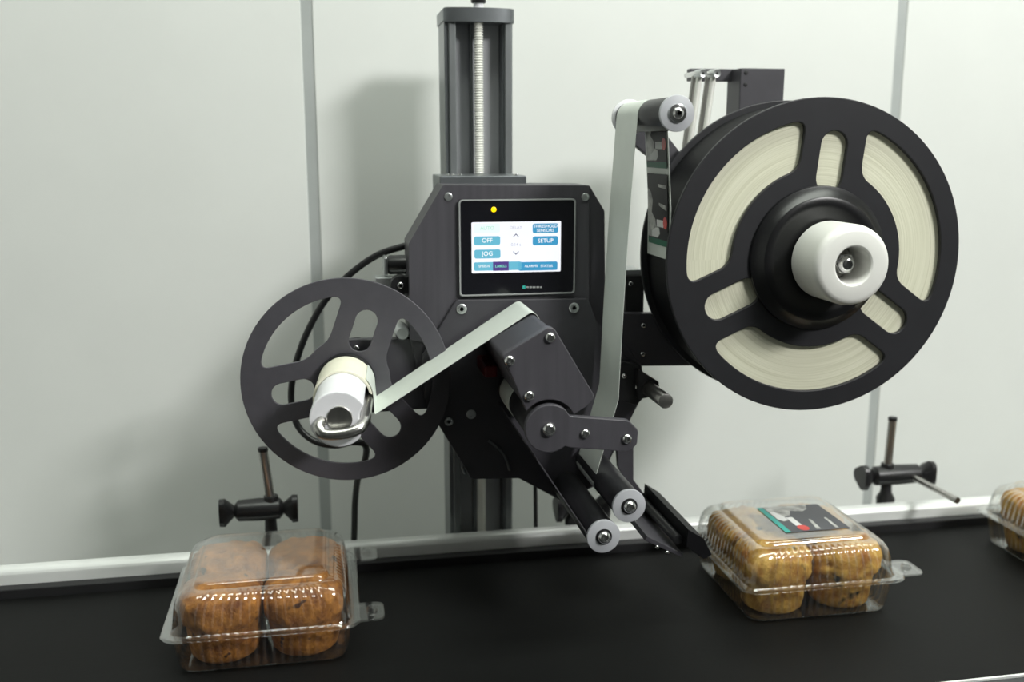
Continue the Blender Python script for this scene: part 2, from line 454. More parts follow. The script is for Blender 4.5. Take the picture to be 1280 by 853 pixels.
# guide clamps on the far rail
def clamp(x, zbody, xl, xr, ztop, label, rod=False, tilt=0.0):
    y = .115
    t = thing('guide_rail_clamp', label, 'clamp', (x, y, RZ), 'guide rail clamps on the far rail')
    part('post', tube([(x+.004*tilt, y, zbody-.01), (x-.006*tilt, y, ztop-.004)], .0055, 16, False), M['brushed'], t)
    part('post_cap', rounded_cyl(ztop-.005, ztop, .0059, x-.006*tilt, 0, .001, 16, 'z', y), M['blackplastic'], t)
    k = .017
    part('clamp_body', lathe([(xl+k, 0), (xl+k, .008), (xl+k+.004, .0125), ((xl+xr)/2, .0135), (xr-k-.004, .0125), (xr-k, .008), (xr-k, 0)], 0, zbody, 28, 'x', y), M['blackplastic'], t)
    part('post_socket', rounded_cyl(zbody-.004, zbody+.0165, .0085, x+.002*tilt, 0, .001, 20, 'z', y), M['blackplastic'], t)
    for s, xx in ((1, xl), (-1, xr)):
        # flared wing knob
        bm = bmesh.new(); n = 30; rings = []
        for a, r0, lob in ((0, .010, 0), (0, .0155, .14), (.006, .016, .14), (.011, .0115, .08), (.0165, .0065, 0), (.019, .0060, 0)):
            rings.append([bm.verts.new((xx+s*a, y+r0*(1+lob*cos(3*2*pi*i/n))*cos(2*pi*i/n), zbody+r0*(1+lob*cos(3*2*pi*i/n))*sin(2*pi*i/n))) for i in range(n)])
        for A, B in zip(rings[:-1], rings[1:]):
            for i in range(n): bm.faces.new((A[i], A[(i+1) % n], B[(i+1) % n], B[i]))
        bm.faces.new(rings[0]); bm.faces.new(rings[-1])
        part('knob', finish(bm, 40), M['blackplastic'], t)
    part('stem', lathe([(RZ-.04, 0), (RZ-.04, .009), (RZ, .012), (RZ+.008, .0075), (zbody-.008, .0065), (zbody-.008, 0)], x, 0, 24, 'z', y), M['blackplastic'], t)
    if rod:
        a = P(1142, 597, y-.010); b = P(1197, 626, .02)
        part('guide_rod', tube([(a[0], y-.010, a[1]), (b[0], .02, b[1])], .0042, 14, False), M['brushed'], t)
    return t
clamp(-.0775, ZC-.4215, -.1345, -.0455, ZC-.346, 'black two-knob clamp with steel post behind the brown muffin box', tilt=.8)
clamp(.7165, ZC-.4295, .678, .780, ZC-.350, 'black two-knob clamp with steel post and slanted rod behind the belt at right', True, tilt=-.3)
xc, zc_ = P(706, 644, .115)
clamp(xc+.012, RZ+.016, xc-.012, xc+.055, RZ+.04, 'small dark clamp half hidden behind the lower rollers', False)

# ------------------------------------------------------------------ support column
cx0, cx1 = .1362, .2141
ct = P(599, 27, .12)[1]
co = thing('support_column', 'grey aluminium channel column with a threaded spindle behind the labelling machine', 'column', ((cx0+cx1)/2, .15, 0))
def chan(a, b, c, d): return box(a, b, c, d, .012, ct, .0012, 2)
part('side_flange', chan(cx0, cx0+.0115, .122, .178), M['mast'], co)
part('side_flange', chan(cx1-.0115, cx1, .122, .178), M['mast'], co)
part('edge_lip', chan(cx0+.0048, cx0+.013, .1185, .1245), M['lip'], co)
part('edge_lip', chan(cx1-.0095, cx1-.0015, .1185, .1245), M['lip'], co)
part('back_panel', chan(cx0+.0115, cx1-.0115, .142, .150), M['panel'], co)
xm = (cx0+cx1)/2
part('centre_rib', chan(xm-.0085, xm-.0045, .133, .143), M['mast'], co)
# threaded spindle
bm = bmesh.new(); n = 14; zs = [.03+i*.0014 for i in range(int((ct+.02-.03)/.0014))]; rings = []
for i, z in enumerate(zs):
    r = .0058 if i % 2 else .0043
    rings.append([bm.verts.new((xm+r*cos(2*pi*k/n), .121+r*sin(2*pi*k/n), z)) for k in range(n)])
for A, B in zip(rings[:-1], rings[1:]):
    for k in range(n): bm.faces.new((A[k], A[(k+1) % n], B[(k+1) % n], B[k]))
bm.faces.new(rings[0]); bm.faces.new(rings[-1])
part('lead_screw', finish(bm, 80), M['spindle'], co)
ctop = P(599, 11, .12)[1]
capo = [(cx0-.0012, .182), (cx1+.0012, .182), (cx1+.0012, .121)] + [(xm+.0405*cos(radians(a)), .121-.009*sin(radians(a))) for a in range(8, 173, 8)] + [(cx0-.0012, .121)]
bm = bmesh.new(); va = [bm.verts.new((x, y, ct-.001)) for x, y in capo]; vb = [bm.verts.new((x, y, ctop+.0005)) for x, y in capo]
bm.faces.new(va); bm.faces.new(vb)
for i in range(len(capo)): bm.faces.new((va[i], va[(i+1) % len(capo)], vb[(i+1) % len(capo)], vb[i]))
bmesh.ops.bevel(bm, geom=[e for e in bm.edges if abs(e.verts[0].co.z-e.verts[1].co.z) < 1e-6], offset=.0012, segments=2, affect='EDGES')
part('top_cap', finish(bm), M['mast'], co)
part('spindle_collar', lathe([(ctop, 0), (ctop, .006), (ctop+.006, .0055), (ctop+.006, 0)], xm, 0, 24, 'z', .121), M['nylon'], co)
part('crank_hub', rounded_cyl(ctop+.0062, ctop+.030, .0085, xm, 0, .001, 24, 'z', .121), M['blackplastic'], co)
part('base_plate', box(xm-.11, xm+.11, .11, .28, 0, .012, .002), M['mast'], co)

# ------------------------------------------------------------------ labelling machine head
lm = thing('labeling_machine', 'black metal label applicator head with a lit touch screen', 'labeling machine', (xm, .05, P(640, 600, 0)[1]))
body_px = [(553.8, 231), (737, 231.7), (756, 264), (757, 395), (803, 459), (801, 500), (765, 570), (748, 606), (704, 628), (649, 598.5), (589, 599.5), (571, 569), (549, 533), (531, 500), (512, 425), (510.8, 304.8)]
body = part('housing', prism(round_poly(PP(body_px, .004), .004), .004, .062, bevel=.0012), M['anod'], lm)
slab_px = [(553.8, 231), (736.5, 231.6), (737, 430), (540, 430), (512, 425), (510.8, 304.8)]
face = part('face_plate', prism(round_poly(PP(slab_px, 0), [.004, .004, .001, .001, .002, .004]), 0, .0038, bevel=.0007), M['anod2'], lm)
for a in ((560.5, 246), (731.5, 246.5), (498, 480)): 
    if a[0] > 510: screw(face, a[0], a[1], -.0003, .0042, True)
low_px = [(571, 375), (735.5, 373.5), (745, 400), (776, 440), (800, 462), (799, 502), (764, 568), (748, 604), (704, 627), (649.5, 598.4), (589, 599), (571, 568.5), (549, 533), (531, 500), (528, 445)]
lowp = part('lower_plate', prism(round_poly(PP(low_px, -.006), .004), -.006, -.0003, bevel=.0008), M['anod'], lm)
for a, r in (((577, 386.5), .0055), ((717.5, 385), .0055), ((561, 527), .0048), ((589, 518), .0052)):
    screw(lowp, a[0], a[1], -.0063, r, True)
for a in ((577, 386.5), (717.5, 385)):
    x, z = P(a[0], a[1], -.0062)
# slide block that rides on the column
x0, z0 = P(549, 230, .05); x1, z1 = P(657, 218, .09)
sl = part('slide_block', box(x0, P(657, 230, .05)[0], .045, .118, P(600, 420, .06)[1], z1, .0015), M['mast'], lm)
for i, px in enumerate((560, 567, 575)):
    x, _ = P(px, 220, .07)
    part('bolt', rounded_cyl(z1-.001, z1+.0012, .0022, x, 0, .0004, 12, 'z', .07), M['steel'], sl)
part('bolt', rounded_cyl(z1-.001, z1+.0015, .0028, P(645, 228, .055)[0], 0, .0004, 12, 'z', .055), M['steel'], sl)

# touch panel
Z_ = lambda py: P(646, py, -.004)[1]
tx0, tx1, tz1, tz0 = P(573.3, 300, -.004)[0], P(719.5, 300, -.004)[0], Z_(248.6), Z_(369.3)
def rrect(a, b, c, d, r): return round_poly([(a, c), (b, c), (b, d), (a, d)], r)
tp = part('touch_panel', prism(rrect(tx0, tx1, tz0, tz1, .004), -.0040, .0005, bevel=.0006), M['glass'], lm, label='black glass touch panel with a lit menu')
part('panel_border', prism(rrect(tx0+.0003, tx1-.0003, tz0+.0003, tz1-.0003, .004), -.0048, -.0039, [rrect(tx0+.0020, tx1-.0020, tz0+.0020, tz1-.0020, .003)], bevel=.0003), M['border'], tp)
YS = -.0046
def rpx(a, c, b, d, rad, y, th=.0003):
    (xa, za), (xb, zb) = P(a, d, y), P(b, c, y)
    return prism(rrect(xa, xb, za, zb, rad), y, y+th, bevel=.00005, seg=1)
part('screen', rpx(589.8, 276.6, 701.3, 342, .0012, YS, .0008), M['scr'], tp, label='bright white display with blue buttons')
lx, lz = P(617.3, 262.2, YS)
part('indicator_lamp', lathe([(-.0036, .0029), (-.0046, .0027), (-.0050, .0016), (-.0051, 0)], lx, lz, 24), M['yellow'], tp, label='small yellow indicator lamp')
YB = YS-.0003
def button(a, c, b, d, m, r=.0022, y=YB): return part('screen_button', rpx(a, c, b, d, r, y), m, tp)
button(592.5, 279.5, 625, 291.5, M['btnA']); button(592.6, 295.3, 625.3, 307, M['btnL']); button(593, 311.8, 625.6, 323.6, M['btnL'])
button(665.8, 279.3, 697.8, 291.8, M['btnR']); button(665.8, 295.2, 697.6, 307, M['btnR'])
button(592.4, 326.9, 652, 338.9, M['btnL']); button(648, 326.9, 697, 338.8, M['btnR'])
button(616.3, 327, 635.9, 338.8, M['purp'], .0002, YB-.0002)
def stext(s, px, py, hpx, m, y=YB-.0003):
    x, z = P(px, py, y); part('screen_text', text_mesh(s, hpx*1.38/1244*1.04, x, y, z), m, tp)
stext('AUTO', 609, 285.5, 4.6, M['txtM']); stext('OFF', 609, 301, 5.6, M['txtW']); stext('JOG', 609.3, 317.6, 5.6, M['txtW'])
stext('DELAY', 644.8, 284.8, 3.8, M['txtG']); stext('0.14 s', 645, 306, 3.9, M['txtG'])
stext('THRESHOLD', 681.8, 283, 4.0, M['txtW']); stext('SENSORS', 681.8, 288.3, 4.0, M['txtW']); stext('SETUP', 682, 301.2, 5.2, M['txtW'])
stext('SPEEDS', 605.3, 333, 3.3, M['txtW']); stext('LABELS', 626.2, 333, 3.4, M['grn'], YB-.0006); stext('ALARMS', 663.8, 332.8, 3.3, M['txtW']); stext('STATUS', 683.2, 332.8, 3.3, M['txtW'])
def chevron(px, py, up):
    s = 1 if up else -1; y = YB
    x, z = P(px, py, y); wv, h, t = .0030, .0016, .0009
    pts = [(x-wv, z-s*h), (x, z+s*h), (x+wv, z-s*h), (x+wv, z-s*h-s*t), (x, z+s*h-s*1.4*t), (x-wv, z-s*h-s*t)]
    part('screen_arrow', prism(pts, y, y+.0003, bevel=.00003, seg=1), M['txtD'], tp)
chevron(645, 294, True); chevron(645, 317, False)
part('maker_mark', rpx(653, 357.2, 657, 361.3, .0004, -.0043), M['teal'], tp, label='tiny teal maker mark')
for a, b in ((658, 661), (661.8, 665), (665.8, 669.5), (670.5, 674), (675, 677.5)):
    part('maker_mark', rpx(a, 358.2, b, 360.4, .0003, -.0042), M['border'], tp)

# take-up arm behind the take-up reel, motor and lug on the left flank
TX, TZ = .0144, ZC-.2409          # take-up axis
ax0 = P(545, 424, .006)[0]
zt, zb_ = P(480, 424.5, .006)[1], P(480, 514, .006)[1]
arm_o = [(ax0, zt), (TX+.0, zt)] + arc(TX+.004, (zt+zb_)/2, (zt-zb_)/2, 90, 270, 16) + [(TX, zb_), (ax0, zb_)]
ta = part('takeup_arm', prism(arm_o, .006, .020, bevel=.001), M['anod'], lm)
screw(ta, 445.5, 435, .0055, .0032)
part('takeup_spindle', rounded_cyl(-.02, .03, .008, TX, TZ, .001, 24), M['steel'], lm)
mxx, mz = P(497, 331, .05)
mo = part('side_motor', lathe([(P(484, 331, .05)[0], 0), (P(484, 331, .05)[0], .0088), (P(487, 331, .05)[0], .0104), (ax0, .0104), (ax0, 0)], 0, mz, 28, 'x', .05), M['blackplastic'], lm)
part('motor_flange', box(P(479, 331, .05)[0], P(484, 331, .05)[0], .038, .062, mz-.011, mz+.010, .002), M['satin'], mo)
a = P(469, 361, .045); b = P(508, 345, .045)
part('motor_bracket', box(a[0], b[0]+.01, .035, .06, a[1]-.008, b[1], .001), M['satin'], lm)
a = P(501, 357, .012)
lug = part('pivot_lug', prism(arc(a[0], a[1], .0105, 60, 300, 16)+[(a[0]+.02, a[1]-.0095), (a[0]+.02, a[1]+.0095)], .012, .026, bevel=.001), M['blackplastic'], lm)
screw(lug, 501, 357, .0117, .0040)
a = P(502, 419, .012)
part('pivot_knob', lathe([(-.002, 0), (-.002, .006), (.001, .0075), (.03, .0075), (.03, 0)], a[0], a[1]+.004, 24), M['satin'], lm)

# applicator block, its front plate and the dog-bone arm
BKY, FPY = -.155, -.1655
plate_px = [(624.4, 446.5), (690.5, 406.5), (744.5, 497), (733, 509), (718, 518)]
DX, DZ = P(686.9, 536.1, -.170)
r_cut = .0262
pl = PP(plate_px, FPY)
pl_rounded = round_poly(pl+[P(718, 526, FPY), P(656, 516, FPY)], [.005, .007, .006, 0, 0, 0, 0])
def outside(p): return (p[0]-DX)**2+(p[1]-DZ)**2 >= r_cut**2
core = round_poly(pl, [.005, .007, .006, 0, 0])
a1 = math.degrees(atan2(core[-1][1]-DZ, core[-1][0]-DX))
plate_outline = core + arc(DX, DZ, r_cut, a1, 142, 14)
bl = part('applicator_block', prism(round_poly([P(628, 447, FPY), P(690, 409, FPY), P(742, 497, FPY), P(705, 520, FPY), P(655, 505, FPY)], [.005, .006, .004, 0, 0]), BKY, -.004, bevel=.001), M['anod'], lm)
fp = part('applicator_front_plate', prism(plate_outline, FPY, BKY-.0002, bevel=.0009), M['anod2'], lm)
for a in ((637.3, 451), (687.8, 422), (661.7, 495)): screw(fp, a[0], a[1], FPY-.0003, .0050)
aw = [(713, 520.5), (786, 525.8), (798, 538), (796.5, 556), (786, 565.3), (713, 560)]
AY = -.1705
awp = PP(aw, AY)
top_r = round_poly(awp, [0, .008, .006, .006, .008, 0])
an1 = math.degrees(atan2(awp[-1][1]-DZ, awp[-1][0]-DX)); an0 = math.degrees(atan2(awp[0][1]-DZ, awp[0][0]-DX))
dog = [awp[0]]+top_r[1:-1]+[awp[-1]] + arc(DX, DZ, .0228, -50, -310, 40)
da = part('press_arm', prism(dog, AY, AY+.008, bevel=.0009), M['anod2'], lm)
for a, r in (((686.3, 536.8), .0066), ((731.5, 542), .0046), ((783.5, 548.5), .0048)): screw(da, a[0], a[1], AY-.0003, r)
dr = part('drive_roller', rounded_cyl(-.160, -.01, .0205, DX, DZ, .001, 40), M['rubber'], lm, label='black drive roller behind the press arm')
part('roller_band', rounded_cyl(-.075, -.022, .0211, DX, DZ, .0006, 40), M['paper'], dr)
part('red_sensor', box(P(604, 455, -.05)[0], P(620, 455, -.05)[0], -.06, -.006, P(610, 470, -.05)[1], P(610, 455, -.05)[1], .002), M['red'], lm)

qa, qb = P(657.5, 556, -.16), P(735.5, 671, -.16)
sv = Vector((qb[0]-qa[0], qb[1]-qa[1])).normalized(); sn = Vector((-sv.y, sv.x))*.0011
part('guide_plate', prism([(qa[0], qa[1]), (qb[0], qb[1]), (qb[0]+sn.x, qb[1]+sn.y), (qa[0]+sn.x, qa[1]+sn.y)], -.1585, -.0065, bevel=.0002), M['anod2'], lm)
def roller(name, X, Z, y0, y1, r, label, bolt=.0062, washer=None, back=True):
    t = part(name, rounded_cyl(y0+.004, y1-.003, r-.0012, X, Z, .0006, 44), M['rubber'], lm, label=label)
    part('end_disc', rounded_cyl(y0, y0+.004, r, X, Z, .0006, 44), M['disc'], t, label='pale translucent end disc')
    if back: part('end_disc', rounded_cyl(y1-.003, y1, r+.0022, X, Z, .0006, 44), M['nylon'], t)
    if washer:
        part('washer', rounded_cyl(y0-.0018, y0, washer, X, Z, .0004, 32), M['steel'], t)
        yb = y0-.0019
    else:
        part('collar', rounded_cyl(y0-.0008, y0, bolt*1.30, X, Z, .0003, 32), M['blackplastic'], t); yb = y0-.0009
    part('screw', SCREW, None, t, (X, yb, Z), scale=bolt)
    return t
RT = (.3133, ZC+.0271); RB = (.2756, ZC-.3409); RC = (.2509, ZC-.3702)
roller('guide_roller', RT[0], RT[1], -.155, -.006, .0163, 'black upper guide roller with white end discs', .0052, .0083)
roller('guide_roller', RB[0], RB[1], -.160, -.006, .0165, 'black lower roller nearer the peel plate', back=False)
roller('guide_roller', RC[0], RC[1], -.160, -.006, .0165, 'lowest black roller over the belt', back=False)
# arm carrying the upper roller, and the plate carrying the supply reel
up = PP([(772, 150), (786, 128), (812, 140), (850, 190), (905, 330), (860, 345), (815, 199), (793, 181)], .004)
part('roller_arm', prism(round_poly(up, .004), .004, .014, bevel=.001), M['anod'], lm)
sp_px = [(752, 392), (900, 392), (1010, 300), (1040, 330), (960, 456.5), (800, 458), (752, 458)]
sup = part('reel_arm', prism(round_poly(PP(sp_px, .008), .003), .008, .020, bevel=.001), M['anod'], lm)
for a in ((804, 407), (803, 443)): screw(sup, a[0], a[1], .0075, .0030)
a = P(779, 395, .03); b = P(803, 343, .03)
rb = part('reel_bearing_block', box(a[0], b[0], .022, .062, a[1]-.01, b[1], .001), M['blackmatte'], lm)
part('pale_cap', box(a[0], b[0]-.002, .025, .06, b[1], b[1]+.006, .001), M['satin'], rb)
screw(rb, 788, 355, .0217, .0028)
# brake knob assembly at the right flank
a = P(800, 470, -.006); 
br = part('brake_lug', prism(round_poly(PP([(762, 470), (778, 452), (800, 456), (806, 470), (810, 492), (796, 507), (770, 500)], -.02), .004), -.02, -.001, bevel=.001), M['blackplastic'], lm)
screw(br, 780, 470, -.0203, .0030); screw(br, 798, 484, -.0203, .0040)
q = P(815, 482, -.03)
part('brake_lever', prism(round_poly(PP([(798, 462), (824, 478), (824, 486), (812, 497), (798, 500)], -.03), .002), -.03, -.012, bevel=.001), M['blackplastic'], lm)
q = P(832.5, 502, -.085)
part('brake_pin', rounded_cyl(-.085, -.028, .0079, q[0], q[1], .0008, 32), M['brushed'], lm, label='short steel pin')
# peel plate, rod and brush below
q = P(847.5, 675.5, -.13)
part('peel_rod', rounded_cyl(-.13, .0, .0052, q[0], q[1], .0008, 24), M['blackplastic'], lm)
pp_ = PP([(806, 676), (852, 697), (854, 693), (809, 671)], -.13)
pe = part('peel_plate', prism(pp_, -.13, -.004, bevel=.0004), M['anod'], lm)
for a in ((821.5, 686), (834, 692.7)): screw(pe, a[0], a[1]-1.5, -.1302, .0022)
bb = PP([(858, 684), (880, 700), (890, 694), (880, 674), (860, 662)], -.14)
part('wipe_brush', prism(bb, -.14, .0, bevel=.0006), M['turn'], lm)
rk = PP([(770, 540), (792, 540), (792, 600), (822, 640), (846, 668), (836, 672), (802, 640), (773, 585)], -.012)
part('lower_bracket', prism(round_poly(rk, .002), -.012, -.004, bevel=.0008), M['anod'], lm)
# low curved hose clips on the plate
for pts in (((611, 551), (621, 559), (629, 567), (634, 577), (637, 588)), ((578, 583), (580, 589), (582, 592))):
    part('hose_clip', tube([(*([P(a, b, -.010)[0]]), -.010, P(a, b, -.010)[1]) for a, b in pts], .0016, 8), M['mast'], lm)
# guide post assembly above the supply reel
a = P(926, 85, .06); b = P(981.5, 85, .06)
gb = part('guide_block', box(a[0], b[0], .06, .098, P(950, 300, .06)[1], a[1], .001), M['anod'], lm)
for s in ((932.5, 90.5), (932, 105.5)):
    x, z = P(s[0], s[1], .06); part('bolt_hole', rounded_cyl(.0594, .064, .0024, x, z, .0003, 16), M['blackmatte'], gb)
a = P(858, 102, .098); b = P(930, 87.5, .098)
part('guide_crossbar', box(a[0], b[0], .085, .098, a[1], b[1], .001), M['anod'], lm)
a = P(913, 118, .098)
part('guide_stay', box(a[0], P(930, 100, .098)[0], .088, .099, P(913, 250, .098)[1], P(913, 100, .098)[1], .001), M['anod'], lm)
for px in (876.5, 893.8):
    for dy in (0, .016):
        y = .045+dy; t0 = P(px, 92, .045); x0, z0 = t0
        rd = part('guide_rod', tube([(x0, y+.004, z0), (x0-.017, y+.004, z0-.150)], .0033, 14, False), M['spindle' if dy == 0 else 'brushed'], lm)
        if dy == 0: part('rod_nut', lathe([(y-.006, .0015), (y-.0065, .0042), (y-.005, .0048), (y+.012, .0048), (y+.012, 0)], x0, z0, 24), M['satin'], rd)
        if dy == 0: part('bolt_hole', rounded_cyl(y-.0064, y+.004, .0016, x0, z0, .0002, 12), M['blackmatte'], rd)
    t0 = P(px, 91, .04)
    part('rod_axle', rounded_cyl(.05, .086, .0030, t0[0], t0[1], .0004, 14), M['steel'], lm)

# ------------------------------------------------------------------ reels
def slot_long(cx, cz, ri, ro, ac, hw, L):
    A1, A0 = math.degrees(asin(hw/ro)), math.degrees(asin(hw/ri))
    outer = arc(cx, cz, ro, ac-60+A1, ac+60-A1, 30); inner = arc(cx, cz, ri, ac+60-A0, ac-60+A0, 24)
    def ln(p, q): return [(p[0]+(q[0]-p[0])*t/12, p[1]+(q[1]-p[1])*t/12) for t in range(13)]
    return soft_corners([outer, ln(outer[-1], inner[0]), inner, ln(inner[-1], outer[0])], L)
def slot_short(cx, cz, r0, r1, a, hw):
    a = radians(a); u = (cos(a), sin(a)); out = []
    for base, s in ((r1-hw, 0), (r0+hw, 180)):
        for k in range(13):
            t = a+radians(-90+s+k*15)
            out.append((cx+u[0]*base+hw*cos(t), cz+u[1]*base+hw*sin(t)))
    return out

# supply reel
SX, SZ, SR = .4895, ZC-.1142, .1600
sr = thing('supply_reel', 'large black slotted supply reel with a white hub knob', 'reel', (SX, -.05, SZ-SR))
b0 = 84
fl_holes = [slot_long(SX, SZ, SR*.575, SR*.868, b0+60+k*120, SR*.21, .013) for k in range(3)] + [slot_short(SX, SZ, SR*.42, SR*.80, b0+k*120, SR*.088) for k in range(3)]
part('front_flange', prism(circle(SX, SZ, SR, 128), -.0925, -.0875, fl_holes, bevel=.0009), M['reel'], sr)
part('back_flange', prism(circle(SX, SZ, SR, 128), -.0105, -.0055, bevel=.0009), M['reel'], sr)
part('hub_boss', lathe([(-.0926, .0), (-.0926, .0735), (-.096, .0728), (-.0995, .066), (-.1040, .0630), (-.1050, .0615), (-.1050, .052), (-.104, .050), (-.104, 0)], SX, SZ, 72), M['boss'], sr)
kn = part('hub_knob', lathe([(-.106, .0), (-.106, .037), (-.108, .0392), (-.150, .0392), (-.1545, .0384), (-.1575, .0360), (-.1588, .0325), (-.1588, .0200), (-.1578, .0186), (-.154, .0178), (-.122, .0172), (-.122, 0)], SX+.004, SZ, 72), M['ivory'], sr, label='white nylon hub knob')
part('knob_washer', rounded_cyl(-.126, -.122, .0155, SX+.004, SZ, .0004, 32), M['brushed'], kn)
part('knob_nut', rounded_cyl(-.144, -.1258, .0105, SX+.004, SZ, .001, 6), M['steel'], kn)
part('screw', SCREW, None, kn, (SX+.004, -.1442, SZ), scale=.0080)
# label roll wound on it
RR = .1530
rollmat = roll_mat(SX, SZ)
rl = part('label_roll', recentre(lathe([(-.0868, .045), (-.0868, RR), (-.0112, RR), (-.0112, .045)], SX, SZ, 128), (SX, -.05, SZ)), rollmat, None, (SX, -.05, SZ))
part('outer_turn', recentre(prism(circle(SX, SZ, RR+.0009, 128), -.0860, -.0120, [circle(SX, SZ, RR+.0001, 128)], bevel=.0001, seg=1), (SX, -.05, SZ)), M['turn'], rl, (SX, -.05, SZ), label='black printed outer turn')
tag(rl, 'cream roll of wound labels inside the large black reel', 'label roll')

# take-up reel
TR = .1076
TILT = radians(-4.0)
tr = thing('takeup_reel', 'dark slotted take-up disc with a white hub and bent steel clip', 'reel', (TX, -.012, TZ-TR))
b1 = 70.5
th = [slot_long(TX, TZ, TR*.42, TR*.825, b1+60+k*120, TR*.28, .011) for k in range(3)] + [slot_short(TX, TZ, TR*.31, TR*.725, b1+k*120, TR*.105) for k in range(3)]
part('flange', prism(circle(TX, TZ, TR, 120), -.0125, -.0095, th, bevel=.0007), M['reel2'], tr)
part('hub_collar', rounded_cyl(-.022, -.0126, .030, TX, TZ, .001, 48), M['blackplastic'], tr)
HR = .0258
hub_o = [(TX+HR*cos(radians(a)), TZ+HR*sin(radians(a))) for a in range(30, 318, 6)]
hub_o += [(TX+.0190, TZ-.0165), (TX+.0185, TZ+.004), (TX+.0222, TZ+.0122)]
hb = part('hub', prism(hub_o, -.160, -.022, bevel=.0012), M['nylon'], tr, label='white nylon hub with a flat cut')
part('shaft_end', lathe([(-.1595, 0.0), (-.1595, .0115), (-.1612, .0115), (-.1616, .0110), (-.1616, .0)], TX+.001, TZ+.001, 40), M['brushed'], hb, label='brushed steel shaft end')
rx = TX+.0235; ry = TZ-.002
clip = [(rx, -.03, ry), (rx, -.10, ry), (rx, -.150, ry), (rx-.001, -.161, ry-.0015), (rx-.005, -.1680, ry-.0045), (rx-.015, -.1705, ry-.0075), (rx-.028, -.1705, ry-.0088), (rx-.037, -.1700, ry-.0075), (rx-.0405, -.167, ry-.0035), (rx-.039, -.1610, ry+.0005), (rx-.038, -.155, ry+.001)]
part('liner_clip', tube(clip, .0050, 16), M['brushed'], tr, label='bent steel wire clip')

tr.rotation_euler.z = TILT
# ------------------------------------------------------------------ label web and liner
W0, W1 = -.0865, -.0150
tt = .0004
r_t = .0153
wx = SX-RR-.0014
path = [(wx, SZ+.0), (wx-.0005, SZ+.05), (RT[0]+r_t, RT[1]-.01)] + arc(RT[0], RT[1], r_t, 0, 180, 18) + [(RT[0]-r_t-.002, RT[1]-.03)]
b_ang = 186
endp = (RB[0]+.0155*cos(radians(b_ang)), RB[1]+.0155*sin(radians(b_ang)))
sx0, sz0 = path[-1]
mid = P(773, 500, W0)
for k in range(1, 9):
    t = k/8; path.append((sx0+(mid[0]-sx0)*t-.0010*sin(pi*t), sz0+(mid[1]-sz0)*t))
dm = Vector((endp[0]-mid[0], endp[1]-mid[1]))
for k in range(1, 5): path.append((mid[0]+dm.x*k/5, mid[1]+dm.y*k/5))
path += arc(RB[0], RB[1], .0156, b_ang, 300, 14)
path += [P(815, 679.5, -.09), P(846, 694, -.09)]
web = part('label_web', strip(path, W0, W1, tt), M['paper'], None)
tag(web, 'pale label-bearing paper strip running over the upper roller', 'label strip')
# printed labels on the roller-side face of the rising strand
def label_pieces(fn, w_, h_, off):
    """flat label: fn(u,v,h) gives a 3D point; u across 0..w, v along 0..h"""
    def quad(pts, lift):
        bm = bmesh.new(); a = [bm.verts.new(fn(u*w_, v*h_, lift)) for u, v in pts]; b = [bm.verts.new(fn(u*w_, v*h_, lift+.00008)) for u, v in pts]
        bm.faces.new(a); bm.faces.new(b)
        for i in range(len(pts)): bm.faces.new((a[i], a[(i+1) % len(a)], b[(i+1) % len(a)], b[i]))
        return finish(bm, 0)
    return quad
R4 = lambda a, c, b, d: [(a, c), (b, c), (b, d), (a, d)]
ELL = lambda cx, cy, a, b: [(cx+a*cos(i*pi/8), cy+b*sin(i*pi/8)) for i in range(16)]
def build_label(parent, fn, w_, h_, ground, name='label', lab=None, stripe='teal'):
    q = label_pieces(fn, w_, h_, 0)
    g = part(name, q(R4(0, 0, 1, 1), 0), M[ground], parent, label=lab)
    part('label_print', q(R4(0, 0, .085, 1), .00009), M[stripe], g)
    part('label_print', q([(.10, 1), (.10, .52), (.16, .40), (.24, .42), (.27, .60), (.36, .62), (.45, .80), (.62, .74), (.74, .83), (.80, 1)], .00009), M['photo'], g)
    part('label_print', q([(.11, .80), (.11, .50), (.17, .42), (.25, .45), (.24, .62), (.18, .80)], .00018), M['white'], g)
    part('label_print', q(R4(.26, .22, .36, .55), .00009), M['white'], g)
    part('label_print', q(ELL(.33, .13, .085, .10), .00018), M['redp'], g)
    part('label_print', q([(.50, .05), (.57, .05), (.60, .42), (.56, .42)], .00009), M['photo'], g)
    part('label_print', q([(.80, .05), (.85, .05), (.86, .45), (.82, .45)], .00009), M['photo'], g)
    return g
LW = .062
def rise(z):                      # X of the rising strand at height z
    za, zb2 = SZ, RT[1]-.01
    t = min(max((z-za)/(zb2-za), 0), 1); return wx+(RT[0]+r_t-wx)*t
ztop = RT[1]-.014
zg = P(817, 212, W1)[1]
for zlo, zhi in ((zg+.0025, zg+.0025+.072), (zg-.0035-.072, zg-.0035)):
    zhi = min(zhi, ztop)
    zz = max(zlo, SZ+.004)
    def fn(u, v, h, zz=zz, zlo=zlo):
        z = zlo+u*1.0; y = W0+.004+v
        z = max(z, SZ+.002)
        z = min(z, ztop)
        return (rise(z)-.00025-h, y, z)
    build_label(web, fn, .072, LW, 'ink', stripe='green')

